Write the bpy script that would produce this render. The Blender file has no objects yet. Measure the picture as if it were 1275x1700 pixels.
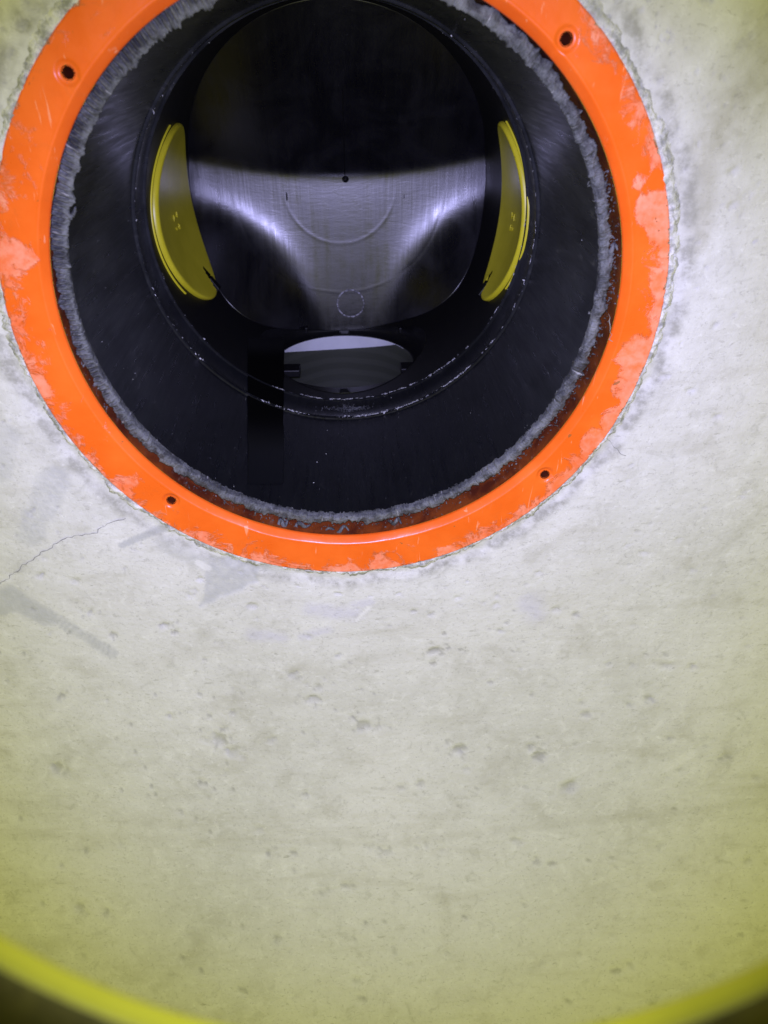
import bpy, math, random
import numpy as np
from mathutils import Matrix, Vector

S = bpy.context.scene
C = S.collection
rng = np.random.default_rng(11)
random.seed(5)
PI = math.pi

# ------------------------------------------------------------------ camera, light, exposure
PITCH, YAW = math.radians(34.0), math.radians(-3.0)
CAM = np.array([0.0044, 0.1273, 0.404])

def to_world(x, y, z):
    """camera direction (right, up, forward) -> world direction; the black riser's axis is world Z"""
    c, s = math.cos(PITCH), math.sin(PITCH)
    y, z = c*y - s*z, s*y + c*z
    c, s = math.cos(YAW), math.sin(YAW)
    x, z = c*x - s*z, s*x + c*z
    return np.array([x, y, -z])

def spot_on(px, py, Z=None, R=None, Y=None):
    """where the sight line of a photograph point meets a level, a round wall or a vertical plane"""
    d = to_world((px-637.5)/1180, -(py-850)/1180, 1.0)
    if Z is not None:
        t = (Z-CAM[2])/d[2]
    elif Y is not None:
        t = (Y-CAM[1])/d[1]
    else:
        a = d[0]**2+d[1]**2; b = 2*(d[0]*CAM[0]+d[1]*CAM[1]); c = CAM[0]**2+CAM[1]**2-R*R
        t = (-b+math.sqrt(b*b-4*a*c))/2/a
    return CAM+t*d

cd = bpy.data.cameras.new('camera')
cam = bpy.data.objects.new('camera', cd); C.objects.link(cam)
r_, u_, f_ = to_world(1, 0, 0), to_world(0, 1, 0), to_world(0, 0, 1)
M = Matrix(((r_[0], u_[0], -f_[0], CAM[0]), (r_[1], u_[1], -f_[1], CAM[1]), (r_[2], u_[2], -f_[2], CAM[2]), (0, 0, 0, 1)))
cam.matrix_world = M
cd.sensor_fit = 'VERTICAL'; cd.sensor_height = 7.2; cd.sensor_width = 5.4
cd.lens = 1180/1700*7.2
cd.clip_start = 0.005; cd.clip_end = 50
cd.dof.use_dof = True; cd.dof.focus_distance = 0.52; cd.dof.aperture_fstop = 1.9
S.camera = cam

W = bpy.data.worlds.new("World"); S.world = W; W.use_nodes = True
W.node_tree.nodes['Background'].inputs[0].default_value = (0.95, 0.97, 0.13, 1)
W.node_tree.nodes['Background'].inputs[1].default_value = 0.62

ld = bpy.data.lights.new('flash', 'SPOT'); fl = bpy.data.objects.new('flash', ld); C.objects.link(fl)
ld.energy = 17.6; ld.color = (0.50, 0.485, 0.96); ld.spot_size = math.radians(89); ld.spot_blend = 0.75
ld.shadow_soft_size = 0.004
FL = CAM + to_world(-0.002, 0.010, 0.0)
aim = to_world(0.012, 0.006, 1.0)
fl.matrix_world = Matrix.Translation(Vector(FL)) @ Vector(aim).to_track_quat('-Z', 'Y').to_matrix().to_4x4()

S.view_settings.view_transform = 'Standard'; S.view_settings.look = 'None'
S.view_settings.gamma = 1; S.view_settings.exposure = 0; S.view_settings.use_curve_mapping = False

# ------------------------------------------------------------------ helpers
def hash2(i, j, seed):
    h = (i*374761393 + j*668265263 + seed*974634777) & 0x7fffffff
    h = ((h ^ (h >> 13))*1274126177) & 0x7fffffff
    return ((h ^ (h >> 16)) & 0xffff)/65535.0

def vnoise(x, y, seed=0):
    x = np.asarray(x, float); y = np.asarray(y, float)
    i = np.floor(x).astype(np.int64); j = np.floor(y).astype(np.int64)
    u = x-i; v = y-j; u = u*u*(3-2*u); v = v*v*(3-2*v)
    a = hash2(i, j, seed); b = hash2(i+1, j, seed); c = hash2(i, j+1, seed); d = hash2(i+1, j+1, seed)
    return (a*(1-u)+b*u)*(1-v)+(c*(1-u)+d*u)*v

def fbm(x, y, seed=0, oct=4):
    s = 0; a = .5; t = 0
    for k in range(oct):
        s = s+a*vnoise(x*2**k, y*2**k, seed+k*17); t += a; a *= .5
    return s/t

def sstep(a, b, x):
    t = np.clip((x-a)/(b-a), 0, 1)
    return t*t*(3-2*t)

def link(name, me, mat, parent=None):
    o = bpy.data.objects.new(name, me); C.objects.link(o)
    if mat is not None: me.materials.append(mat)
    if parent is not None: o.parent = parent
    return o

def mesh(name, V, F, mat, parent=None, smooth=True, attrs=None):
    me = bpy.data.meshes.new(name)
    me.from_pydata([tuple(map(float, v)) for v in V], [], [tuple(map(int, f)) for f in F])
    if smooth: me.polygons.foreach_set('use_smooth', [True]*len(me.polygons))
    me.update()
    add_attrs(me, attrs)
    return link(name, me, mat, parent)

def add_attrs(me, attrs):
    for k, a in (attrs or {}).items():
        a = np.asarray(a, np.float32)
        if a.ndim == 2:
            at = me.attributes.new(k, 'FLOAT_VECTOR', 'POINT'); at.data.foreach_set('vector', a.ravel())
        else:
            at = me.attributes.new(k, 'FLOAT', 'POINT'); at.data.foreach_set('value', a.ravel())

def grid(name, P, wrap_i=False, wrap_j=False, mat=None, parent=None, attrs=None, drop=None, smooth=True, flip=False):
    """P: (n, m, 3) array of points -> quads"""
    n, m = P.shape[:2]
    I = np.arange(n if wrap_i else n-1); J = np.arange(m if wrap_j else m-1)
    I, J = np.meshgrid(I, J, indexing='ij')
    i2 = (I+1) % n; j2 = (J+1) % m
    Q = np.stack([I*m+J, i2*m+J, i2*m+j2, I*m+j2], -1).reshape(-1, 4)
    if flip: Q = Q[:, ::-1]
    V = P.reshape(-1, 3)
    if drop is not None:
        Q = Q[~drop(V[Q].mean(1))]
    me = bpy.data.meshes.new(name)
    me.vertices.add(len(V)); me.vertices.foreach_set('co', V.astype(np.float32).ravel())
    me.loops.add(Q.size); me.loops.foreach_set('vertex_index', Q.astype(np.int32).ravel())
    me.polygons.add(len(Q)); me.polygons.foreach_set('loop_start', np.arange(0, Q.size, 4, dtype=np.int32))
    me.update(calc_edges=True); me.validate()
    me.polygons.foreach_set('use_smooth', np.full(len(me.polygons), smooth)); me.update()
    add_attrs(me, {k: np.asarray(a).reshape(len(V), -1).squeeze() if np.asarray(a).ndim < 3 else np.asarray(a).reshape(-1, 3) for k, a in (attrs or {}).items()})
    return link(name, me, mat, parent)

def lathe(name, prof, n=360, centre=(0, 0), mat=None, parent=None, attrs=False, **k):
    """prof: list of (radius, Z)"""
    th = np.linspace(0, 2*PI, n, endpoint=False)+PI/2
    p = np.array(prof)
    P = np.empty((n, len(p), 3))
    P[:, :, 0] = centre[0]+np.cos(th)[:, None]*p[None, :, 0]
    P[:, :, 1] = centre[1]+np.sin(th)[:, None]*p[None, :, 0]
    P[:, :, 2] = p[None, :, 1]
    return grid(name, P, True, False, mat, parent, {'cyl': cyl_of(P)}, **k)

def cyl_of(P):
    th = np.arctan2(P[..., 0], -P[..., 1])          # seam at the far (+Y) side
    r = np.hypot(P[..., 0], P[..., 1])
    return np.stack([th*0.15, P[..., 2], r], -1)

def round_path(pts, rad, n=8, closed=False):
    """tube along points"""
    pts = np.array(pts, float); m = len(pts)
    T = np.gradient(pts, axis=0) if not closed else np.roll(pts, -1, 0)-np.roll(pts, 1, 0)
    T /= np.linalg.norm(T, axis=1)[:, None]+1e-12
    up = np.array([0.13, 0.21, 0.97])
    A = np.cross(T, up); A /= np.linalg.norm(A, axis=1)[:, None]+1e-12
    B = np.cross(A, T)
    rad = np.broadcast_to(np.asarray(rad, float), (m,))
    th = np.linspace(0, 2*PI, n, endpoint=False)
    return pts[:, None, :]+rad[:, None, None]*(np.cos(th)[None, :, None]*A[:, None, :]+np.sin(th)[None, :, None]*B[:, None, :])

def empty(name, label, cat, loc=(0, 0, 0), group=None):
    o = bpy.data.objects.new(name, None); C.objects.link(o); o.location = loc
    o.empty_display_size = .02
    o['label'] = label; o['category'] = cat
    if group: o['group'] = group
    return o

class NT:
    """small node-material builder"""
    def __init__(self, name):
        self.m = bpy.data.materials.new(name); self.m.use_nodes = True
        self.t = self.m.node_tree; self.b = self.t.nodes['Principled BSDF']
    def n(self, kind, **k):
        o = self.t.nodes.new(kind)
        for a, v in k.items(): setattr(o, a, v)
        return o
    def put(self, sock, v):
        if hasattr(v, 'is_output'): self.t.links.new(v, sock)
        elif isinstance(v, tuple) and len(v) == 3 and sock.type == 'RGBA': sock.default_value = (*v, 1)
        else: sock.default_value = v
    def attr(self, name, vec=False):
        o = self.n('ShaderNodeAttribute', attribute_name=name); return o.outputs['Vector' if vec else 'Fac']
    def obj(self): return self.n('ShaderNodeTexCoord').outputs['Object']
    def scale(self, v, s):
        o = self.n('ShaderNodeMapping'); self.put(o.inputs[0], v); o.inputs['Scale'].default_value = s; return o.outputs[0]
    def noise(self, v, sc, det=4, rough=.55, dist=0):
        o = self.n('ShaderNodeTexNoise'); self.put(o.inputs['Vector'], v)
        o.inputs['Scale'].default_value = sc; o.inputs['Detail'].default_value = det
        o.inputs['Roughness'].default_value = rough; o.inputs['Distortion'].default_value = dist
        return o.outputs['Fac']
    def voro(self, v, sc, rnd=1.0, feat='F1'):
        o = self.n('ShaderNodeTexVoronoi'); o.feature = feat; self.put(o.inputs['Vector'], v); o.inputs['Scale'].default_value = sc
        o.inputs['Randomness'].default_value = rnd
        return o.outputs['Distance']
    def ramp(self, v, a, b, lo=0., hi=1.):
        o = self.n('ShaderNodeMapRange'); o.interpolation_type = 'SMOOTHSTEP'
        self.put(o.inputs[0], v)
        for i, x in zip((1, 2, 3, 4), (a, b, lo, hi)): o.inputs[i].default_value = x
        return o.outputs[0]
    def math(self, op, a, b=0., clamp=False):
        o = self.n('ShaderNodeMath', operation=op); o.use_clamp = clamp
        self.put(o.inputs[0], a); self.put(o.inputs[1], b); return o.outputs[0]
    def mix(self, f, a, b):
        o = self.n('ShaderNodeMix', data_type='RGBA')
        self.put(o.inputs[0], f); self.put(o.inputs[6], a); self.put(o.inputs[7], b); return o.outputs[2]
    def bump(self, h, dist, strength=1., normal=None):
        o = self.n('ShaderNodeBump'); o.inputs['Strength'].default_value = strength; o.inputs['Distance'].default_value = dist
        self.put(o.inputs['Height'], h)
        if normal is not None: self.put(o.inputs['Normal'], normal)
        return o.outputs[0]
    def out(self, col, rough, normal=None, spec=.5, **k):
        self.put(self.b.inputs['Base Color'], col); self.put(self.b.inputs['Roughness'], rough)
        self.b.inputs['Specular IOR Level'].default_value = spec
        if normal is not None: self.put(self.b.inputs['Normal'], normal)
        for a, v in k.items(): self.put(self.b.inputs[a], v)
        return self.m

# ------------------------------------------------------------------ materials
def mat_concrete():
    t = NT('cast_concrete'); o = t.obj()
    big = t.noise(o, 4.5, 5, .6, .6); mid = t.noise(o, 26, 6, .65, .3); fine = t.noise(o, 240, 4, .7)
    flat = t.scale(o, (1.0, 2.6, 2.6))
    streak = t.noise(t.scale(o, (1.6, 9, 9)), 6, 5, .6, .4)
    c = t.mix(t.ramp(big, .32, .68), (.56, .555, .525), (.66, .65, .63))
    c = t.mix(t.ramp(mid, .38, .66, 0, .55), c, (.64, .635, .615))
    c = t.mix(t.ramp(mid, .47, .27, 0, .55), c, (.45, .44, .39))
    m2 = t.noise(o, 85, 6, .7, .8)
    c = t.mix(t.ramp(m2, .50, .70, 0, .45), c, (.74, .735, .72)); c = t.mix(t.ramp(m2, .46, .30, 0, .5), c, (.44, .435, .40))
    c = t.mix(t.ramp(streak, .52, .72, 0, .30), c, (.44, .425, .36))
    fl = t.noise(t.scale(o, (1, 2.2, 2.2)), 150, 4, .7, .6)
    c = t.mix(t.ramp(fl, .60, .70, 0, .55), c, (.38, .37, .335)); c = t.mix(t.ramp(fl, .40, .30, 0, .5), c, (.76, .755, .74))
    grain = t.ramp(t.noise(o, 420, 3, .7), .56, .72, 0, .5)
    c = t.mix(grain, c, (.36, .355, .33))
    sp = t.ramp(t.noise(flat, 95, 3, .6), .68, .76, 0, .6)
    c = t.mix(sp, c, (.34, .335, .29))
    wsp = t.ramp(t.noise(t.scale(o, (1, 1.4, 1.4)), 70, 3, .6, .5), .69, .77, 0, .6)
    c = t.mix(wsp, c, (.74, .74, .72))
    c = t.mix(t.math('MULTIPLY', t.attr('stain'), .65), c, (.30, .285, .20))
    c = t.mix(t.math('MULTIPLY', t.attr('smear'), .8), c, (.42, .425, .44))
    c = t.mix(t.math('MULTIPLY', t.attr('ring_halo'), t.ramp(t.noise(o, 170, 5, .7), .3, .65, .25, .85)), c, (.27, .265, .225))
    c = t.mix(t.math('MULTIPLY', t.attr('violet'), .5), c, (.50, .48, .66))
    c = t.mix(t.math('MULTIPLY', t.attr('chalk'), .8), c, (.74, .73, .73))
    c = t.mix(t.math('MULTIPLY', t.attr('pit'), .85), c, (.225, .22, .195))
    n1 = t.bump(t.noise(o, 55, 6, .7), .0016, .55)
    n2 = t.bump(fine, .0007, .6, n1)
    n3 = t.bump(sp, .0009, -.5, n2)
    return t.out(c, .86, n3, .3)

def mat_mortar():
    t = NT('rough_mortar'); o = t.obj()
    a = t.noise(o, 120, 6, .75); b = t.noise(o, 40, 4, .6)
    c = t.mix(t.ramp(a, .38, .62), (.30, .30, .29), (.70, .69, .66))
    c = t.mix(t.ramp(b, .55, .72, 0, .8), c, (.36, .36, .35))
    return t.out(c, .92, t.bump(a, .0025, .8), .2)

def mat_orange():
    t = NT('orange_plastic'); o = t.obj()
    n = t.noise(o, 30, 4, .6)
    c = t.mix(t.ramp(n, .3, .7), (.79, .108, .009), (.87, .138, .015))
    film = t.attr('film')
    edge = t.noise(o, 130, 4, .65, .4)
    wisp = t.noise(o, 55, 6, .72, 1.5)
    fm = t.ramp(t.math('ADD', t.math('ADD', film, t.math('MULTIPLY', t.math('SUBTRACT', edge, .5), .55)), t.math('MULTIPLY', t.math('SUBTRACT', wisp, .5), 1.25)), .42, .60, 0, 1)
    c = t.mix(t.math('MULTIPLY', fm, t.ramp(t.noise(o, 90, 5, .7), .3, .7, .12, .70)), c, (.89, .36, .25))
    crust = t.ramp(t.math('ADD', t.attr('crust'), t.math('MULTIPLY', t.math('SUBTRACT', t.noise(o, 300, 4, .7), .5), 1.1)), .62, .8, 0, 1)
    c = t.mix(t.math('MULTIPLY', crust, .8), c, (.66, .55, .48))
    dirt = t.math('MULTIPLY', t.ramp(t.noise(o, 75, 6, .75, .8), .54, .72, 0, .55), t.ramp(t.attr('crust'), .0, .5, .25, 1.))
    c = t.mix(dirt, c, (.34, .10, .035))
    hair = t.ramp(t.noise(t.scale(o, (1, .15, 1)), 210, 3, .6, .8), .66, .72, 0, .5)
    c = t.mix(hair, c, (.92, .42, .26))
    spk = t.ramp(t.noise(o, 170, 2, .5), .72, .76, 0, .85)
    c = t.mix(spk, c, (.32, .10, .03))
    n1 = t.bump(fm, .0006, .7); n2 = t.bump(t.noise(o, 60, 4, .6), .0010, .30, n1); n2 = t.bump(crust, .0012, .8, n2)
    return t.out(c, t.mix(fm, t.mix(n, (.20, .20, .20), (.42, .42, .42)), (.55, .55, .55)), n2, .5)

def mat_tube_shade():  # shade inside the tube put into a dark olive colour
    t = NT('shade_painted_tube'); o = t.obj()
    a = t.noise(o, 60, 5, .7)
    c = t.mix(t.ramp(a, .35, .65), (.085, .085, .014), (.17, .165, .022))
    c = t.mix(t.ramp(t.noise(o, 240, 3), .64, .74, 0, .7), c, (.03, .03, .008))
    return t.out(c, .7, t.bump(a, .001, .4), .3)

def mat_bore():  # shade of the deep screw holes put into the brown
    t = NT('shade_painted_bore'); o = t.obj()
    return t.out(t.mix(t.noise(o, 300), (.10, .016, .003), (.03, .008, .004)), .8, None, .1)

def mat_scuff():
    t = NT('scuffed_black_plastic'); o = t.obj()
    return t.out(t.mix(t.ramp(t.noise(o, 420, 4, .7), .42, .66), (.05, .05, .055), (.50, .50, .56)), .55, None, .5)

def mat_inner():  # shade of the gap painted as dark brown, with dirt streaks
    t = NT('shaded_grimy_orange'); o = t.obj()
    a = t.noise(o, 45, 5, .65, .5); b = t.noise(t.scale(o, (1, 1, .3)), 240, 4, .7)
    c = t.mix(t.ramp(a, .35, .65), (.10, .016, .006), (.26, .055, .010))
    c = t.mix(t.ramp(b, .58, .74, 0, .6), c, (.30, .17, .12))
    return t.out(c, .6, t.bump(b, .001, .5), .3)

def mat_grey():
    t = NT('sawn_grey_plastic'); o = t.obj(); cy = t.attr('cyl', True)
    saw = t.noise(t.scale(cy, (1, .12, .12)), 520, 3, .6)
    a = t.noise(o, 150, 5, .7); b = t.noise(o, 22, 3, .6)
    c = t.mix(t.ramp(a, .32, .66), (.030, .032, .038), (.125, .13, .14))
    c = t.mix(t.ramp(b, .5, .7, 0, .6), c, (.20, .205, .215))
    c = t.mix(t.ramp(t.noise(o, 60, 5, .7), .50, .38, 0, .85), c, (.035, .036, .042))
    c = t.mix(t.ramp(saw, .64, .74, 0, .6), c, (.52, .52, .55))
    h = t.math('ADD', saw, a)
    return t.out(c, .62, t.bump(h, .0016, .8), .4)

def mat_pipe():
    t = NT('black_pipe_plastic'); o = t.obj(); cy = t.attr('cyl', True)
    drag = t.noise(t.scale(cy, (1, .06, 0)), 260, 4, .6)
    wipe = t.noise(t.scale(cy, (1, .45, 0)), 28, 5, .65, .8)
    scuff = t.noise(t.scale(cy, (1, .30, 0)), 190, 4, .75, .6)
    dots = t.noise(cy, 620, 1, .4)
    sx = t.n('ShaderNodeSeparateXYZ'); t.put(sx.inputs[0], cy)
    side = t.ramp(t.math('ABSOLUTE', sx.outputs[0]), .10, .26, .12, 1.)          # scuffed flanks, with the wall's sheen lifted into the colour
    c = t.mix(t.math('MULTIPLY', side, t.ramp(wipe, .30, .70, .35, 1.)), (.0030, .0034, .0052), (.034, .036, .045))
    c = t.mix(t.math('MULTIPLY', t.math('MULTIPLY', t.ramp(scuff, .56, .72), t.ramp(wipe, .42, .62)), side), c, (.085, .085, .092))
    c = t.mix(t.ramp(dots, .78, .82, 0, .6), c, (.25, .25, .27))
    r = t.ramp(drag, .3, .7, .26, .40)
    return t.out(c, r, t.bump(drag, .00035, .5, t.bump(scuff, .0004, .35)), .42)

def mat_black(name='moulded_black_plastic', rough=.40, spec=.5, col=(.0028, .0028, .0036)):
    t = NT(name); o = t.obj()
    a = t.noise(o, 12, 4, .6); d = t.noise(o, 500, 2, .5)
    s = t.noise(t.scale(o, (1, .05, 1)), 120, 3, .6)
    c = t.mix(t.ramp(d, .70, .76, 0, .5), col, (.10, .10, .11))
    r = t.ramp(a, .3, .7, rough-.03, rough+.05)
    return t.out(c, r, t.bump(s, .00025, .35), spec)

def mat_floor():
    t = NT('polished_black_floor'); o = t.obj()
    br = t.noise(t.scale(o, (1, .05, .05)), 150, 4, .65); sm = t.noise(o, 16, 5, .65, 1.2)
    sc = t.noise(t.scale(o, (.25, 1, 1)), 220, 3, .7, .5); d = t.noise(o, 600, 2, .5)
    c = t.mix(t.ramp(sm, .40, .70), (.0030, .0030, .0042), (.0075, .0075, .0095))
    c = t.mix(t.ramp(d, .72, .78, 0, .5), c, (.10, .10, .11))
    r = t.math('ADD', t.ramp(sm, .3, .7, .285, .37), t.ramp(br, .3, .7, -.03, .035))
    return t.out(c, r, t.bump(br, .0003, .5, t.bump(sc, .0002, .4)), 1.0)

def mat_matte():  # near-black colour of the strip that stands for a cast shadow
    t = NT('painted_shadow_black'); o = t.obj()
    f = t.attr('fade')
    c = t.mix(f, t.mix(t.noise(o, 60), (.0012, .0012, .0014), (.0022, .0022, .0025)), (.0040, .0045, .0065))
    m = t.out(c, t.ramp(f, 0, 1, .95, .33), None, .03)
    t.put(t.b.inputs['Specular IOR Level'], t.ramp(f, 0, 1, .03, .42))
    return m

def mat_yellow(name, rough=.38, deep=False):
    t = NT(name); o = t.obj()
    n = t.noise(o, 35, 4, .6); sc = t.noise(t.scale(o, (1, .2, .2)), 300, 3, .6)
    c = t.mix(t.ramp(n, .3, .7), ((.50, .53, .018) if deep else (.56, .50, .020)), ((.57, .60, .025) if deep else (.64, .57, .030)))
    if deep:
        c = t.mix(t.ramp(t.noise(o, 330, 2), .68, .76, 0, .6), c, (.25, .2, .01))
    return t.out(c, rough, t.bump(sc, .0004, .25), .4)

def mat_pale():  # bright copy of the outlet pipe colour for its flash-lit crescent
    t = NT('lit_pipe_plastic'); o = t.obj()
    c = t.mix(t.ramp(t.noise(o, 25, 4), .3, .7), (.62, .63, .68), (.72, .73, .80))
    return t.out(c, .5, t.bump(t.noise(o, 300), .0004, .3), .3)

def mat_olive():  # dark copy of the outlet pipe colour, its shade painted in
    t = NT('shaded_pipe_plastic'); o = t.obj()
    w = t.n('ShaderNodeTexWave'); w.wave_type = 'BANDS'; w.bands_direction = 'Y'
    t.put(w.inputs[0], o); w.inputs['Scale'].default_value = 22; w.inputs['Distortion'].default_value = 1.2
    c = t.mix(t.ramp(w.outputs['Fac'], .3, .8), (.046, .050, .037), (.056, .060, .046))
    return t.out(c, .55, None, .3)

def mat_dust():
    t = NT('pale_plastic_dust'); o = t.obj()
    return t.out(t.mix(t.noise(o, 900), (.36, .36, .38), (.75, .75, .78)), .7, None, .4)

def mat_dirt():
    t = NT('dark_crack_dirt'); o = t.obj()
    return t.out(t.mix(t.noise(o, 500), (.17, .168, .155), (.32, .315, .295)), .95, None, .1)

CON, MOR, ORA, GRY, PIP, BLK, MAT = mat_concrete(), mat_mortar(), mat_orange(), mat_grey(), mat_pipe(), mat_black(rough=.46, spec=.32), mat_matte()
YEL, TUB, PAL, OLI, DUS, DRT = mat_yellow('yellow_plug_plastic', .36), mat_yellow('yellow_tube_plastic', .5, True), mat_pale(), mat_olive(), mat_dust(), mat_dirt()
TSH = mat_tube_shade(); BORE = mat_bore(); INW = mat_inner(); SCF = mat_scuff()
FLO = mat_floor()

# ------------------------------------------------------------------ concrete wall (dished trough) with the round hole
RC = np.array([0.0015, -0.0071]); ROUT = 0.1858          # orange ring, outer edge
ZC = 0.0035                                              # level of the concrete at the hole
YB, RB = -0.225, 0.60                        # where the concrete starts to curve up, and its bend radius

def trough(x, s):
    """flat co-ordinates (x, s) -> points on the concrete: flat round the hole, bending up on both sides"""
    y = s.copy(); z = np.full_like(s, ZC)
    for lo, sg in ((YB, -1), (0.36, 1)):
        d = (s-lo)*sg; m = d > 0
        a = np.minimum(d/RB, 1.35); ex = d-a*RB
        y = np.where(m, lo+sg*(RB*np.sin(a)+ex*np.cos(a)), y)
        z = np.where(m, ZC+RB*(1-np.cos(a))+ex*np.sin(a), z)
    return np.stack([x, y, z], -1)

def flat_of(px, py):
    """photograph point -> flat co-ordinates on the concrete"""
    p = spot_on(px, py, Z=ZC)
    if p[1] >= YB: return p[:2]
    lo, hi = 0.0, RB*1.35                                 # walk along the bend
    d = to_world((px-637.5)/1180, -(py-850)/1180, 1.0)
    best = None
    for a in np.linspace(0, 1.35, 1500):
        y = YB-RB*math.sin(a); z = ZC+RB*(1-math.cos(a))
        tt = (y-CAM[1])/d[1]
        e = abs(CAM[2]+tt*d[2]-z)
        if best is None or e < best[0]: best = (e, CAM[0]+tt*d[0], YB-a*RB)
    return np.array(best[1:])

NA, NR = 1000, 330
th = np.linspace(0, 2*PI, NA, endpoint=False)
rr = ROUT-.003+np.concatenate([np.linspace(0, .02, 16)[:-1], .02+(np.linspace(0, 1, NR-15)**1.5)*1.15])
TH, RR = np.meshgrid(th, rr, indexing='ij')
X = RC[0]+RR*np.cos(TH); Sy = RC[1]+RR*np.sin(TH)
att = {k: np.zeros_like(X) for k in ('stain', 'smear', 'violet', 'chalk', 'pit', 'ring_halo')}
depth = np.zeros_like(X)

def seg_dist(a, b):
    a = np.array(a); b = np.array(b); d = b-a; L = d@d
    t = np.clip(((X-a[0])*d[0]+(Sy-a[1])*d[1])/L, 0, 1)
    return np.hypot(X-a[0]-t*d[0], Sy-a[1]-t*d[1]), t
nz = fbm(X*90, Sy*90, 3); nz2 = fbm(X*30, Sy*30, 8); nzf = fbm(X*260, Sy*260, 12, 3)
# trowel smears and scrapes, given by where they lie in the photograph
def smear(p, q, w, key='smear', amt=1., ribs=0, soft=.35):
    a, b = flat_of(*p), flat_of(*q)
    d, t = seg_dist(a, b)
    v = sstep(w*(1+soft), w*(1-soft), d+w*1.0*(nz-.5))*amt
    if ribs: v = v*(.62+.38*sstep(-.5, .5, np.sin(t*ribs*2*PI+5*(nz-.5)*2)))
    att[key] = np.maximum(att[key], v*(.55+.75*nzf))
smear((20, 990), (75, 1025), .0085); smear((75, 1015), (185, 1085), .0050, ribs=16); smear((0, 1005), (30, 1000), .008)
smear((95, 790), (50, 890), .0085, amt=.75, ribs=13); smear((12, 720), (0, 780), .007, amt=.5)
smear((202, 905), (268, 878), .0022, amt=1.3); smear((255, 882), (290, 872), .0030, amt=.8)
# grey triangular scrape below the ring
tri = [flat_of(*p) for p in ((333, 1006), (347, 922), (395, 925), (433, 940), (428, 966))]
def inside(poly, w):
    c = np.mean(poly, 0); v = np.full_like(X, 1e9)
    for k in range(len(poly)):
        a, b = poly[k], poly[(k+1) % len(poly)]; e = b-a; n = np.array([-e[1], e[0]])/np.hypot(*e)
        if n@(c-a) < 0: n = -n
        v = np.minimum(v, (X-a[0])*n[0]+(Sy-a[1])*n[1])
    return sstep(-w, w, v+.006*(nz-.5))
att['smear'] = np.maximum(att['smear'], inside(tri, .0012)*(.35+.95*nzf+.25*(nz2-.5))); depth -= .0008*inside(tri, .0012)
smear((270, 905), (340, 935), .006, amt=.55, soft=.8); smear((410, 935), (470, 945), .004, amt=.5)
for p, q, w in (((420, 1055), (470, 1058), .005), ((500, 1058), (545, 1045), .0035), ((520, 1012), (590, 1020), .006), ((590, 1005), (615, 1000), .003), ((880, 1000), (890, 1020), .008)):
    smear(p, q, w, 'violet', .7, soft=.9)
smear((592, 1030), (612, 1008), .0014, 'chalk', 1.1); smear((330, 935), (345, 945), .003, 'chalk', .8); smear((1105, 1275), (1150, 1252), .003, 'chalk', .6, soft=.8)
# dark mottled halo hugging the ring, heavier to the right and below right
rad = RR-ROUT; ang = TH
side = .45+.55*np.clip(np.cos(ang+.45), 0, 1)+.25*np.clip(np.cos(ang-2.6), 0, 1)
off = .0035+.006*fbm(ang*14, rad*0, 4)
hal = np.exp(-((rad-off-.0045)/.0040)**2)*side*(.15+1.3*sstep(.35, .65, fbm(X*110, Sy*110, 21)))
hal = hal+.45*sstep(.035, .004, rad)*sstep(.50, .72, fbm(X*60, Sy*60, 31))
att['ring_halo'] = np.clip(hal*1.1, 0, 1)
depth -= .0022*np.exp(-((rad-off)/.005)**2)*side
# brown water marks, upper right, and long flow marks
for p, q, w, a in (((1275, 100), (1180, 230), .010, .8), ((1180, 230), (1160, 400), .007, .7), ((1275, 60), (1230, 190), .02, .55), ((1130, 80), (1110, 110), .012, .3), ((0, 1385), (640, 1400), .003, .25), ((640, 1400), (1275, 1330), .004, .25), ((0, 1350), (1275, 1360), .0025, .14)):
    smear(p, q, w, 'stain', a, soft=.9)
smear((1000, 700), (1275, 560), .035, 'stain', .12, soft=.9)
att['stain'] = np.maximum(att['stain'], .40*sstep(.60, .80, fbm(X*28+3, Sy*44, 41))*nz)
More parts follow.
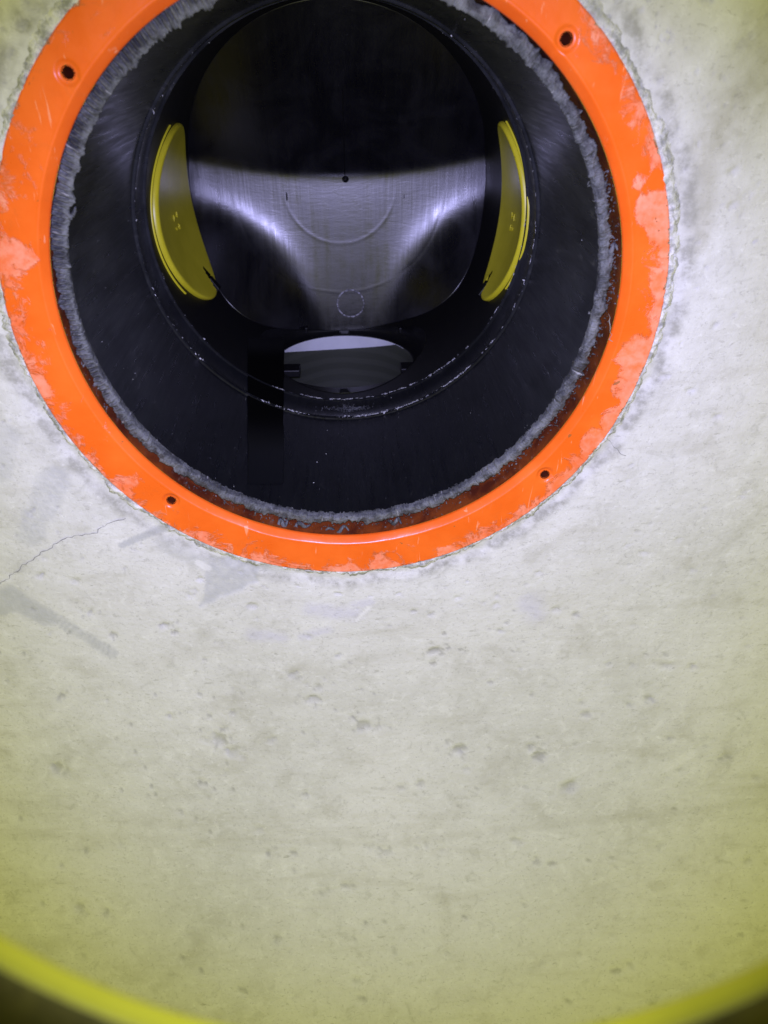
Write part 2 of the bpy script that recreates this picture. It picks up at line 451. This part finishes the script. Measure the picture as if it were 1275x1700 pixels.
# pits and scars: dished hollows, a few shaped by hand, many small ones
def pit(c, a, b, rot, dp, dark, ring=False):
    m = (np.abs(X-c[0]) < 4*a) & (np.abs(Sy-c[1]) < 4*a)
    if not m.any(): return
    dx, dy = X[m]-c[0], Sy[m]-c[1]
    u = dx*math.cos(rot)+dy*math.sin(rot); v = -dx*math.sin(rot)+dy*math.cos(rot)
    q = np.hypot(u/a, v/b)+1.3*(nz[m]-.5)+1.0*(nzf[m]-.5)
    k = sstep(1.05, .62, q) if not ring else np.exp(-((q-.85)/.28)**2)*.8
    att['pit'][m] = np.maximum(att['pit'][m], k*dark); depth[m] -= 1.5*dp*k
for (px, py, a, b, dk) in ((722, 1080, .0075, .006, .8), (880, 1240, .004, .0035, .5), (895, 1255, .006, .004, .7), (765, 1243, .008, .0045, .7), (700, 1300, .004, .003, .6), (605, 1205, .009, .006, .55), (365, 1228, .008, .006, .5), (385, 1250, .010, .006, .45), (102, 1155, .005, .0035, .7),
        (95, 1275, .006, .005, .45), (272, 1040, .005, .003, .6), (150, 1017, .004, .0025, .6), (485, 1120, .004, .003, .5), (332, 1300, .004, .002, .9), (330, 1362, .0035, .0022, .9), (447, 1415, .004, .003, .8), (575, 1470, .007, .003, .6), (630, 1410, .005, .003, .5), (175, 1515, .004, .004, .6), (640, 1415, .005, .004, .5), (707, 1407, .005, .003, .6), (1045, 1170, .005, .004, .5), (1108, 1105, .007, .004, .3), (530, 1140, .0035, .003, .5), (385, 1185, .004, .003, .45), (1150, 1105, .003, .003, .4), (945, 1305, .009, .006, .45), (585, 1190, .003, .002, .7), (280, 1190, .005, .003, .4), (460, 1560, .004, .003, .6), (1080, 1160, .004, .003, .5), (520, 1160, .006, .003, .5)):
    c = flat_of(px, py); pit(c, a*.8, b*.75, random.uniform(-.3, .9), .0010, dk*.85)
    for k in range(9):
        e = c+np.array([random.gauss(0, a*1.3), random.gauss(0, b*1.2)]); q = random.uniform(.12, .42)
        pit(e, a*q, b*q, random.uniform(-.4, .9), .0005, dk*random.uniform(.3, .9))
for k in range(1500):
    px, py = random.uniform(-120, 1400), random.uniform(-60, 1720)
    if math.hypot(px-556, py-388) < 585: continue
    c = flat_of(px, py); big = random.random()**4
    a = .0010+.0030*big; pit(c, a, a*random.uniform(.4, .8), random.uniform(-.35, .7), .0004+.0006*big, random.uniform(.15, .62)*(1 if py > 1000 else .6), random.random() < .12)
depth += .0016*(fbm(X*9, Sy*9, 51)-.5)+.0007*(nz2-.5)+.00025*(nz-.5)
P = trough(X, Sy)
e1 = trough(X, Sy+1e-4)-P; nrm = np.cross(np.array([1., 0, 0]), e1); nrm /= np.linalg.norm(nrm, axis=-1, keepdims=True)
P = P+nrm*depth[..., None]
conc = empty('concrete_wall', 'pale grey dished concrete wall around the orange ring, pitted and smeared', 'concrete wall', (0, -.3, ZC))
def child(o, par):
    o.parent = par; o.matrix_parent_inverse = Matrix.Translation(-Vector(par.location)); return o
child(grid('wall_face', P, True, False, CON, None, {k: np.clip(v, 0, 1) for k, v in att.items()}), conc)

# hairline crack left of the ring
def on_conc(f, lift=.0006):
    f = np.array(f); p = trough(f[:, 0], f[:, 1]); e = trough(f[:, 0], f[:, 1]+1e-4)-p
    n = np.cross(np.array([1., 0, 0]), e); n /= np.linalg.norm(n, axis=1)[:, None]
    return p, n
def crack(px_pts, w):
    pts = np.array([flat_of(*p) for p in px_pts]); out = []
    for a, b in zip(pts[:-1], pts[1:]):
        k = max(2, int(np.hypot(*(b-a))/.0022))
        for t in np.linspace(0, 1, k, endpoint=False):
            q = a+(b-a)*t; n = np.array([-(b-a)[1], (b-a)[0]])/np.hypot(*(b-a))
            out.append(q+n*random.gauss(0, .0006))
    out = np.array(out); t = np.gradient(out, axis=0); n = np.stack([-t[:, 1], t[:, 0]], 1); n /= np.linalg.norm(n, axis=1)[:, None]
    ww = w*(.35+1.0*rng.random(len(out)))[:, None]
    A, na = on_conc(out+n*ww); B, _ = on_conc(out-n*ww)
    return np.stack([A+na*.0009, B+na*.0009], 1)
child(grid('crack', crack(((0, 969), (40, 938), (78, 912), (108, 893), (130, 888), (160, 882), (178, 868), (196, 862), (214, 855)), .00026), mat=DRT), conc)
child(grid('crack', crack(((1010, 520), (1020, 640), (1000, 720), (1040, 760)), .0002), mat=DRT), conc)

# ------------------------------------------------------------------ mortar collar round the ring
n = 2400; t0 = np.linspace(0, 2*PI, n, endpoint=False)
def loopn(freq, seed):                                    # periodic noise round a circle
    return fbm(np.cos(t0)*freq+50, np.sin(t0)*freq+50, seed)
w = .0045+.009*(loopn(11, 61)-.3); w = np.clip(w, .003, .010)
cols = np.linspace(0, 1, 9); Pm = np.empty((n, 9, 3))
for j, u in enumerate(cols):
    r = ROUT-.0030+.0034*loopn(60, 63)+u*w
    z = ZC-.0012+(.0034+.0034*(loopn(45, 65)-.5))*math.sin(PI*(.25+.72*u))*(1-.35*u)
    z = z+.0022*(fbm(np.cos(t0)*80*r/.18+u*9, np.sin(t0)*80*r/.18, 67, 3)-.5)-.0006*u
    Pm[:, j] = np.stack([RC[0]+r*np.cos(t0), RC[1]+r*np.sin(t0), z], -1)
child(grid('mortar_collar', Pm, True, False, MOR), conc)

# ------------------------------------------------------------------ orange seal ring
RIC = np.array([0.0020, -0.0036]); RIN = 0.1592; ZF = 0.0065
ring = empty('orange_ring', 'bright orange plastic ring with four screw holes set in the concrete', 'seal ring', (0, 0, ZF))
holes = [spot_on(px, py, Z=ZF) for px, py in ((112, 121), (941, 65), (284, 832), (905, 789))]
prof = [(.0002, ZF-.0055, 0), (0.0, ZF-.0045, 0), (.0006, ZF-.0032, 0), (.0034, ZF-.0007, 0), (.0039, ZF-.0001, 0), (.0047, ZF+.0003, 0), (.0056, ZF, 0)]
nA = 2200; t1 = np.linspace(0, 2*PI, nA, endpoint=False)
ct, st = np.cos(t1), np.sin(t1)
loops = []
for dr, z, _ in prof:
    loops.append(np.stack([RIC[0]+(RIN+dr)*ct, RIC[1]+(RIN+dr)*st, np.full(nA, z)], -1))
A = np.array(loops[-1]); B = np.stack([RC[0]+(ROUT-.0012)*ct, RC[1]+(ROUT-.0012)*st, np.full(nA, ZF-.0004)], -1)
for u in np.linspace(0, 1, 46)[1:]: loops.append(A+(B-A)*u)
for dr, z in ((-.0004, ZF-.0011), (0, ZF-.0024), (0, -.02)):
    loops.append(np.stack([RC[0]+(ROUT+dr)*ct, RC[1]+(ROUT+dr)*st, np.full(nA, z)], -1))
P = np.stack(loops, 1)
xx, yy = P[..., 0], P[..., 1]; TT = np.arctan2(yy-RC[1], xx-RC[0])
fr = np.clip((np.hypot(xx-RC[0], yy-RC[1])-.1655)/(ROUT-.1655), 0, 1)
# dried slurry film: strong along the outer edge on the lower and right side, a few splashes placed
up = np.clip(np.sin(TT), -1, 1)
film = .17+.44*fr**1.2*(1-.62*sstep(-.1, .9, up))+.62*(fbm(xx*48, yy*48, 71)-.5)
film = film+.14*np.clip(np.cos(TT+.35), 0, 1)*fr
def splash(px, py, r, amt):
    global film
    c = spot_on(px, py, Z=ZF)
    film = film+.75*amt*sstep(r, r*.45, np.hypot(xx-c[0], yy-c[1])+.35*r*(fbm(xx*120, yy*120, 73)-.5))
for q in ((1080, 345, .013, .5), (1095, 380, .010, .5), (1060, 300, .006, .3), (1055, 590, .017, .5), (1035, 640, .012, .35), (985, 730, .012, .25), (960, 815, .008, .25), (215, 790, .012, .3), (120, 660, .012, .35), (30, 430, .014, .4), (60, 640, .010, .3), (170, 720, .009, .3), (40, 60, .01, .2), (330, 880, .008, .2), (630, 930, .01, .3), (1100, 470, .008, .3)):
    splash(*q)
film = np.where(P[..., 2] < -.002, .35+.5*(fbm(TT*9, P[..., 2]*60, 75)-.5), film)
crust = sstep(.72, 1.0, fr)*(.30+.70*fbm(TT*30, fr*6, 77))
for hpt in [spot_on(px, py, Z=ZF) for px, py in ((112, 121), (941, 65), (284, 832), (905, 789))]:
    crust = np.maximum(crust, .45*sstep(.0085, .004, np.hypot(xx-hpt[0], yy-hpt[1])))
# countersunk holes: the flat face dips, with real bores below
dz = np.zeros_like(xx)
for hpt in holes:
    d = np.hypot(xx-hpt[0], yy-hpt[1]); dz -= .0012*sstep(.0064, .0040, d)
face = P[..., 2] > ZF-.0006
P[..., 2] += np.where(face, dz+.0007*(fbm(xx*38, yy*38, 79)-.5), 0)
def drop(cen):
    k = np.zeros(len(cen), bool)
    for hpt in holes: k |= (np.hypot(cen[:, 0]-hpt[0], cen[:, 1]-hpt[1]) < .0029) & (cen[:, 2] > ZF-.004)
    return k
# round the bore edge: pull the nearest grid points onto the circle
for hpt in holes:
    d = np.hypot(P[..., 0]-hpt[0], P[..., 1]-hpt[1]); m = (d < .0034) & (d > .0018) & face
    s = np.where(m, .0027/np.maximum(d, 1e-6), 1)
    P[..., 0] = hpt[0]+(P[..., 0]-hpt[0])*s; P[..., 1] = hpt[1]+(P[..., 1]-hpt[1])*s
child(grid('flange', P, True, False, ORA, None, {'film': film, 'crust': crust}, drop=drop), ring)
for hpt in holes:
    child(lathe('screw_hole', [(.0032, ZF-.0009), (.0028, ZF-.0014), (.0025, ZF-.0022), (.0023, -.014), (.0001, -.016)], 40, (hpt[0], hpt[1]), BORE), ring)
child(lathe('inner_wall', [(RIN+.0001, ZF-.0054), (RIN+.0004, ZF-.007), (RIN+.0002, -.045)], 600, (RIC[0], RIC[1]), INW), ring)

# ------------------------------------------------------------------ black riser pipe
pipe = empty('black_pipe', 'black plastic pipe with a rough grey sawn end inside the orange ring', 'pipe', (0, 0, -.16))
zs = np.concatenate([np.linspace(-.0022, -.15, 60), [-.1506, -.1515, -.1530, -.1545, -.1555]])
rs = np.concatenate([.15+.0003*np.exp(-np.linspace(0, 6, 60)), [.1494, .1482, .1478, .1484, .1496]])
prof = list(zip(rs, zs))+[(.150, -.160), (.1503, -.186), (.1497, -.1868), (.1486, -.1876), (.1482, -.1886), (.1486, -.1896), (.1499, -.1905)]
child(lathe('pipe_wall', prof, 540, mat=PIP), pipe)
# sawn rim: ragged grey annulus, wider at upper left and right
nA = 3000; t0 = np.linspace(0, 2*PI, nA, endpoint=False); ct, st = np.cos(t0), np.sin(t0)
wide = .5+.5*np.cos(t0-2.35)
ri = .1500-.0018*wide**3-.0034*np.clip(loopn(42, 81)-.52, 0, 1)*2-.0016*np.clip(loopn(140, 82)-.55, 0, 1)*2
ro = .1551+.0022*wide*(ct > -2)-.0010*np.clip(-ct-.3, 0, 1)+0.0050*(loopn(22, 83)-.5)+.0022*(loopn(75, 88)-.5)+.0030*np.clip(loopn(120, 84)-.58, 0, 1)*(.6+1.6*np.clip(np.cos(t0), 0, 1)+1.2*np.clip(-np.sin(t0), 0, 1))
K = 16; Pr = np.empty((nA, K, 3))
teeth = sstep(.30, .9, np.cos(t0-2.62))*(np.abs(((t0*52) % 1)-.5)*2-.5)          # saw marks at upper left
for j in range(K):
    u = (j-1)/(K-3); uu = min(max(u, 0), 1)
    r = ri+(ro-ri)*uu
    z = .0010+.0016*(fbm(ct*r*700/.15*.15+5, st*r*700/.15*.15, 86, 3)-.5)+.0034*(fbm(ct*r*130, st*r*130, 87)-.5)
    z = z+.0030*teeth*sstep(.1, .5, uu)*sstep(1.1, .75, uu)
    z = z-.0012*(2*uu-1)**2
    z = z-.0016
    if j == 0: z = z*0-.010; r = np.full(nA, .1504)
    if j == K-1: z = z*0-.03
    Pr[:, j] = np.stack([r*ct, r*st, z], -1)
child(grid('sawn_rim', Pr, True, False, GRY, None, {'cyl': np.stack([np.repeat((t0*.15)[:, None], K, 1), Pr[..., 2], np.hypot(Pr[..., 0], Pr[..., 1])], -1)}), pipe)

def shards(spots, size, thick=.25):
    V, F = [], []
    for p, s in zip(spots, size):
        a = rng.normal(size=3); a /= np.linalg.norm(a); b = np.cross(a, rng.normal(size=3)); b /= np.linalg.norm(b); c = np.cross(a, b)
        L, wd, h = s*rng.uniform(.7, 1.6), s*rng.uniform(.3, .7), s*thick
        k = len(V)
        for u, v, q in ((-1, -1, 0), (.9, -.7, .3), (1.1, .6, 0), (-.6, 1, .2), (-.2, .1, 1)):
            V.append(np.asarray(p)+a*L*u*.5+b*wd*v*.5+c*h*q)
        F += [(k, k+1, k+4), (k+1, k+2, k+4), (k+2, k+3, k+4), (k+3, k, k+4), (k+3, k+2, k+1, k)]
    return V, F
sp, sz = [], []
for k in range(620):
    th_ = rng.choice([rng.uniform(-.9, .45), rng.uniform(-2.3, -1.0), rng.uniform(2.4, 3.7), rng.uniform(-PI, PI)], p=[.45, .25, .2, .1])
    r = .1575+.0010*(.5+.5*math.cos(th_-2.35))+rng.normal(0, .0016)-(.008 if rng.random() < .18 else 0)
    sp.append((r*math.cos(th_), r*math.sin(th_), rng.uniform(-.005, .0008))); sz.append(.0007+.0018*rng.random()**3)
V, F = shards(sp, sz, .5)
o = child(mesh('saw_burr', V, F, GRY, smooth=False, attrs={'cyl': np.array(V)}), pipe); o['kind'] = 'stuff'
# a few longer curled shavings hanging off the rim
for px, py, L in ((500, 872, .016), (560, 880, .020), (655, 866, .012), (86, 505, .012), (112, 352, .012), (1012, 412, .010), (470, 868, .010)):
    c = spot_on(px, py, Z=-.004); q = []
    for i in range(14):
        u = i/13; q.append(c+np.array([L*(u-.5)*.8, .0022*math.sin(u*9+px), .0018*math.cos(u*11)]))
    Pq = round_path(q, .0012*np.sin(np.linspace(.25, PI-.25, 14))+.0003, 6)
    child(grid('shaving', Pq, False, True, GRY, None, {'cyl': Pq}), pipe)
# pale plastic dust lying on the two socket ridges and on the lower wall
sp, sz = [], []
for k in range(1300):
    th_ = rng.normal(-PI/2, 1.25); which = rng.random()
    if rng.random() > .04+1.5*sstep(.50, .80, float(fbm(th_*7+9, which*2, 95, 3))): continue
    if which < .55:
        z = -.152+rng.normal(0, .0010); r = .1478; s = .0003+.0022*rng.random()**5
    elif which < .78:
        z = -.1885+rng.normal(0, .001); r = .1482; s = .0003+.0020*rng.random()**5
    else:
        z = rng.uniform(-.185, -.005); r = .1499; s = .0003+.0006*rng.random()**3
    if -2.43 < th_ < -2.16 and z < -.02: continue
    sp.append((r*math.cos(th_), r*math.sin(th_), z)); sz.append(s)
for k in range(420):
    th_ = rng.choice([rng.uniform(-1.62, -.72), rng.uniform(-2.15, -1.5), rng.uniform(-.7, .2)], p=[.6, .28, .12]); u = rng.random()
    if fbm(th_*11+3, u*2, 99, 3) < .46 or -2.46 < th_ < -2.13: continue
    z = -.1518+rng.normal(0, .0005) if u < .6 else -.1885+rng.normal(0, .0006); r = .1477 if u < .6 else .1481
    for q in range(rng.integers(2, 6)):
        a = th_+q*.0045; sp.append((r*math.cos(a), r*math.sin(a), z+rng.normal(0, .0002))); sz.append(.0005+.0005*rng.random())
V, F = shards(sp, sz, .4)
o = child(mesh('plastic_dust', V, F, DUS, smooth=False), pipe); o['kind'] = 'stuff'
# chalky smear at the bottom of the socket
sp, sz = [], []
for k in range(420):
    a_, b_ = rng.normal(0, .010), abs(rng.normal(0, 1))
    z = -.172+rng.normal(0, .0045)*(1 if abs(a_) < .006 else .45); th_ = -PI/2+a_/.15+.02
    sp.append((.1499*math.cos(th_), .1499*math.sin(th_), z)); sz.append(.0006+.0010*rng.random())
V, F = shards(sp, sz, .3)
o = child(mesh('grey_residue', V, F, GRY, smooth=False, attrs={'cyl': np.array(V)}), pipe); o['kind'] = 'stuff'
# cast shadow on the pipe wall, put in as a matte black strip
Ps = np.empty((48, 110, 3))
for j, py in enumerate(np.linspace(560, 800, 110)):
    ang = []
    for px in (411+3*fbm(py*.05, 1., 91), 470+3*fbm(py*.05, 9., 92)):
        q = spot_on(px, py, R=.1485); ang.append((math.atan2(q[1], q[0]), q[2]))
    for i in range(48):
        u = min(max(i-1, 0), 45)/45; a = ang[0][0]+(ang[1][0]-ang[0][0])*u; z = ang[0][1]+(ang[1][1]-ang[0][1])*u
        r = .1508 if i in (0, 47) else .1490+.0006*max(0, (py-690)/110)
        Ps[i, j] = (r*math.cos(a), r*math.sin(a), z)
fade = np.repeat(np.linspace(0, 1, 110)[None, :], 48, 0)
child(grid('shadow_strip', Ps, mat=MAT, attrs={'fade': np.maximum(sstep(.48, .92, fade), .6*sstep(.16, .0, fade))}), pipe)

# ------------------------------------------------------------------ black chamber below
cham = empty('black_chamber', 'glossy black moulded chamber floor and wall seen down the pipe', 'chamber', (0, 0, -.385))
ZFL = -.385; HO = np.array([0.0, -.288]); RH = .0830
nT, nZ = 900, 300
tt_ = np.linspace(0, 2*PI, nT, endpoint=False)+PI/2; zz_ = np.linspace(-.1905, -.43, nZ)
Pw = np.empty((nT, nZ, 3)); Pw[..., 0] = .15*np.cos(tt_)[:, None]; Pw[..., 1] = .15*np.sin(tt_)[:, None]; Pw[..., 2] = zz_[None, :]
front = Pw[..., 1] < 0
d = np.hypot(Pw[..., 0]-HO[0], Pw[..., 2]-HO[1]); m = front & (np.abs(d-RH) < .0009)
s = np.where(m, RH/np.maximum(d, 1e-6), 1)
Pw[..., 0] = HO[0]+(Pw[..., 0]-HO[0])*s; Pw[..., 2] = HO[1]+(Pw[..., 2]-HO[1])*s
Pw[..., 1] = np.where(m, -np.sqrt(.0225-Pw[..., 0]**2), Pw[..., 1])
child(grid('chamber_wall', Pw, True, False, BLK, drop=lambda c: (c[:, 1] < 0) & (np.hypot(c[:, 0]-HO[0], c[:, 2]-HO[1]) < RH-.0002)), cham)
# floor: level in the middle, rising behind a crease and up two swept benches
nT, nR = 700, 260
a_ = np.linspace(0, 2*PI, nT, endpoint=False); r_f = np.linspace(0, .1499, nR)
TA, TR = np.meshgrid(a_, r_f, indexing='ij'); fx, fy = TR*np.cos(TA), TR*np.sin(TA)
def soft(d, w): return np.where(d > 30*w, d, w*np.log1p(np.exp(np.clip(d/w, -40, 40))))
crease = .006+.8*fx**2
h = math.tan(math.radians(36))*soft(fy-crease-.004, .0030)+math.tan(math.radians(4.2))*soft(crease-fy, .0008)
for cx, cy, R, w, sl in ((-.172, -.160, .136, .0105, 52), (.186, -.152, .129, .0115, 50)):
    dd = R-np.hypot(fx-cx, fy-cy)
    h = h+math.tan(math.radians(sl))*soft(dd, w)
rf = np.hypot(fx, fy)
for R0 in (.058, .108): h = h+.00009*np.exp(-((rf-R0)/.0018)**2)*sstep(0, -.04, fy)
Pf = np.stack([fx, fy, ZFL+h], -1)
Pf = np.concatenate([Pf, np.stack([fx[:, -1:]*1.03, fy[:, -1:]*1.03, ZFL+h[:, -1:]-.002], -1)], 1)
child(grid('chamber_floor', Pf, True, False, FLO), cham)
def fz(x, y):
    h_ = math.tan(math.radians(36))*max(0, y-.006-.8*x*x)+math.tan(math.radians(4.2))*max(0, .006+.8*x*x-y); return ZFL+h_
# moulding marks
c = spot_on(582, 502, Z=ZFL+.0055); q = [(c[0]+.0145*math.cos(a), c[1]+.0145*math.sin(a), fz(c[0]+.0145*math.cos(a), c[1]+.0145*math.sin(a))) for a in np.linspace(0, 2*PI, 64, endpoint=False)]
child(grid('mould_mark', round_path(q, .0009, 8, True), True, True, SCF), cham)
child(grid('moulded_seam', round_path([(.006, y, fz(.006, y)) for y in np.linspace(.008, .085, 12)], .0006, 6), False, True, BLK), cham)
child(lathe('gate_mark', [(.0001, ZFL+.004), (.0015, ZFL+.0035), (.0028, ZFL+.001), (.004, ZFL)], 24, (.0065, .004), FLO), cham)
for px in (476, 671):
    c = spot_on(px, 325, Z=ZFL); child(grid('moulded_rib', round_path([c+np.array([0, dy, -.0004+.0012*math.sin(PI*u)]) for u, dy in zip(np.linspace(0, 1, 8), np.linspace(.006, -.012, 8))], .0013, 6), False, True, BLK), cham)
# outlet socket: short bore, flat shoulder, two small stop tabs and guide ribs
YS = -.1495; RO_ = .0700
th_ = np.linspace(0, 2*PI, 200, endpoint=False); L = []
x = RH*np.cos(th_); L.append(np.stack([x, -np.sqrt(.0225-x*x)+.0004, HO[1]+RH*np.sin(th_)], -1))
for rr_, yy_ in ((RH, YS), (RO_+.0015, YS), (RO_+.0004, YS-.0004), (RO_, YS-.0015)):
    L.append(np.stack([rr_*np.cos(th_), np.full(200, yy_), HO[1]+rr_*np.sin(th_)], -1))
child(grid('outlet_socket', np.stack(L, 1), True, False, BLK), cham)
def box(name, c, s, mat, par, rot=0.):
    V = []
    for sx in (-1, 1):
        for sy in (-1, 1):
            for sz_ in (-1, 1):
                x, y = sx*s[0]/2, sy*s[1]/2
                V.append((c[0]+x*math.cos(rot)-y*math.sin(rot), c[1]+x*math.sin(rot)+y*math.cos(rot), c[2]+sz_*s[2]/2))
    F = [(0, 1, 3, 2), (4, 6, 7, 5), (0, 4, 5, 1), (2, 3, 7, 6), (0, 2, 6, 4), (1, 5, 7, 3)]
    o = mesh(name, V, F, mat, smooth=False)
    bv = o.modifiers.new('bevel', 'BEVEL'); bv.width = .0008; bv.segments = 2
    return child(o, par)
for px, py, rot in ((484, 615, .35), (679, 612, -.35)):
    p = spot_on(px, py, Y=YS+.001); box('stop_tab', p, (.017, .007, .018), BLK, cham)
for px in (509, 664):
    p = spot_on(px, 545, R=.149); box('guide_rib', p, (.003, .006, .016), BLK, cham)

# ------------------------------------------------------------------ pale outlet pipe beyond the lower opening
outp = empty('outlet_pipe', 'pale pipe, its lit crescent and shade painted on, seen through the oval opening at the chamber foot', 'pipe', (0, -.3, -.288))
nT, nY = 160, 40; a_ = np.linspace(0, 2*PI, nT, endpoint=False); y_ = np.linspace(YS-.0015, -.62, nY)
Po = np.empty((nT, nY, 3)); Rr = .0700+.0008*np.sin(y_*120)
Po[..., 0] = HO[0]+np.cos(a_)[:, None]*Rr; Po[..., 2] = HO[1]+np.sin(a_)[:, None]*Rr; Po[..., 1] = y_[None, :]
child(grid('outlet_bore', Po, True, False, OLI), outp)
child(lathe('outlet_end', [(.0001, 0), (.071, 0)], 60, mat=OLI), outp)
oe = outp.children[-1]; oe.matrix_parent_inverse = Matrix(); oe.rotation_euler = (PI/2, 0, 0); oe.location = (0, -.32, 0)
# lit crescent on the invert, put in as a pale tongue cut slanting
nT, nY = 90, 14; a_ = np.linspace(-PI/2-1.15, -PI/2+1.15, nT); Pl = np.empty((nT, nY, 3))
for i, a in enumerate(a_):
    x = HO[0]+.0688*math.cos(a); z = HO[1]+.0688*math.sin(a); y0 = YS-.001
    e = y0-.0005
    for q in np.linspace(0, .08, 400):
        v = np.array([x, y0-q, z])-CAM; k = v@f_; row = 850-1180*(v@u_)/k; col = 637.5+1180*(v@r_)/k
        if row > 584-.06*(col-490)-6*max(0., (col-600)/100)**2: break
        e = y0-q
    Pl[i] = np.stack([np.full(nY, x), np.linspace(y0, e, nY), np.full(nY, z)], -1)
child(grid('lit_tongue', Pl, mat=PAL), outp)

# ------------------------------------------------------------------ yellow plugs in the two side inlets
def plug(side, label, yc, zc, R, kz=1.0):
    root = empty('yellow_plug', label, 'inlet plug', (side*.15, yc, zc), 'yellow plugs closing the side inlets')
    n = 220; th_ = np.linspace(0, 2*PI, n, endpoint=False); L = []
    Rf = .1455
    prof = [(rr_, 0) for rr_ in np.linspace(.0005, R-.004, 24)]+[(R-.0028, .0002), (R-.0016, .0008), (R-.0006, .0020), (R, .0036), (R+.0006, .010), (R+.0010, .020)]
    for rr_, dp in prof:
        y = yc+rr_*np.cos(th_); z = zc+kz*rr_*np.sin(th_)
        dish = .0035*(1-(min(rr_, R)/R)**2)
        x = side*(np.sqrt(np.maximum((Rf)**2-y*y, 1e-6))+dp+dish)
        L.append(np.stack([x, y, z], -1))
    ny, nzv = yc-R+.004, zc-.016
    P = np.stack(L, 1)
    def notch(c):
        u = c[:, 1]-(yc-R*.985); v = (c[:, 2]-(zc-.020*kz))/kz
        return (u < .022) & (np.abs(v) < .0120*(1-u/.024)) 
    child(grid('plug_face', P, True, False, YEL, drop=notch, flip=side > 0), root)
    # thin yellow sleeve edge behind the plug
    L = []
    for rr_, R0 in ((R+.0065, .1508), (R+.0065, .1488), (R+.0075, .1485), (R+.0084, .1490), (R+.0084, .151)):
        y = yc+rr_*np.cos(th_); z = zc+kz*rr_*np.sin(th_); L.append(np.stack([side*np.sqrt(np.maximum(R0**2-y*y, 0)), y, z], -1))
    P = np.stack(L, 1)[(th_ > .12*PI) & (th_ < .72*PI)]
    child(grid('sleeve_edge', P, False, False, YEL), root)
    # black latch in the notch
    yl = yc-R*.93; xl = side*(math.sqrt(.1455**2-yl*yl)+.004)
    box('latch', (xl, yl, zc-.021*kz), (.007, .014, .010), BLK, root, side*-.6)
    # raised lettering, two short worn lines
    for k, dy in enumerate((-.006, .004)):
        q = []
        for i in range(48):
            u = i/47; z = zc+(.002-.0085+.017*u)*kz; y = yc-.004+dy+.0026*math.sin(u*34+k*2)*(.4+.6*math.sin(u*7+k))
            q.append((side*(math.sqrt(.1455**2-y*y)+.0028), y, z))
        child(grid('raised_marking', round_path(q, .00035, 5), False, True, YEL), root)
    return root
plug(-1, 'yellow plastic plug with notched end closing the left inlet of the black chamber', -.010, -.288, .0735)
plug(1, 'narrow looking yellow plug closing the right inlet of the black chamber', -.003, -.236, .0715, .64)

# ------------------------------------------------------------------ yellow tube the view looks out of
PT = math.radians(15)
ax_f = to_world(0, math.sin(PT), math.cos(PT)); ax_u = to_world(0, math.cos(PT), -math.sin(PT)); ax_r = to_world(1, 0, 0)
ZT = .080; RT = 1.100*ZT; tc = (0.0387*ZT, -0.1575*ZT)
n = 260; th_ = np.linspace(0, 2*PI, n, endpoint=False); L = []
for r, z in ((RT+.0055, ZT-.0050), (RT+.0055, ZT-.003), (RT+.0052, ZT-.0012), (RT+.0042, ZT-.0003), (RT+.003, ZT), (RT+.0012, ZT-.0002), (RT+.0003, ZT-.001), (RT, ZT-.0022), (RT, ZT-.0034), (RT+.0001, ZT-.0046), (RT+.0004, ZT-.0050)):
    x = tc[0]+r*np.cos(th_); y = tc[1]+r*np.sin(th_)
    L.append(CAM+x[:, None]*ax_r+y[:, None]*ax_u+z*ax_f)
tub = empty('yellow_tube', 'open end of a yellow plastic tube curving across the bottom of the view', 'tube', tuple(CAM+ax_f*ZT))
child(grid('tube_lip', np.stack(L, 1), True, False, TUB), tub)
L = []
for r, z in ((RT+.0050, ZT-.0049), (RT+.0050, -.60), (RT+.0003, -.60), *[(RT+.0003, zz) for zz in np.linspace(-.55, ZT-.0049, 60)]):
    x = tc[0]+r*np.cos(th_); y = tc[1]+r*np.sin(th_)
    L.append(CAM+x[:, None]*ax_r+y[:, None]*ax_u+z*ax_f)
child(grid('tube_wall', np.stack(L, 1), True, False, TSH), tub)
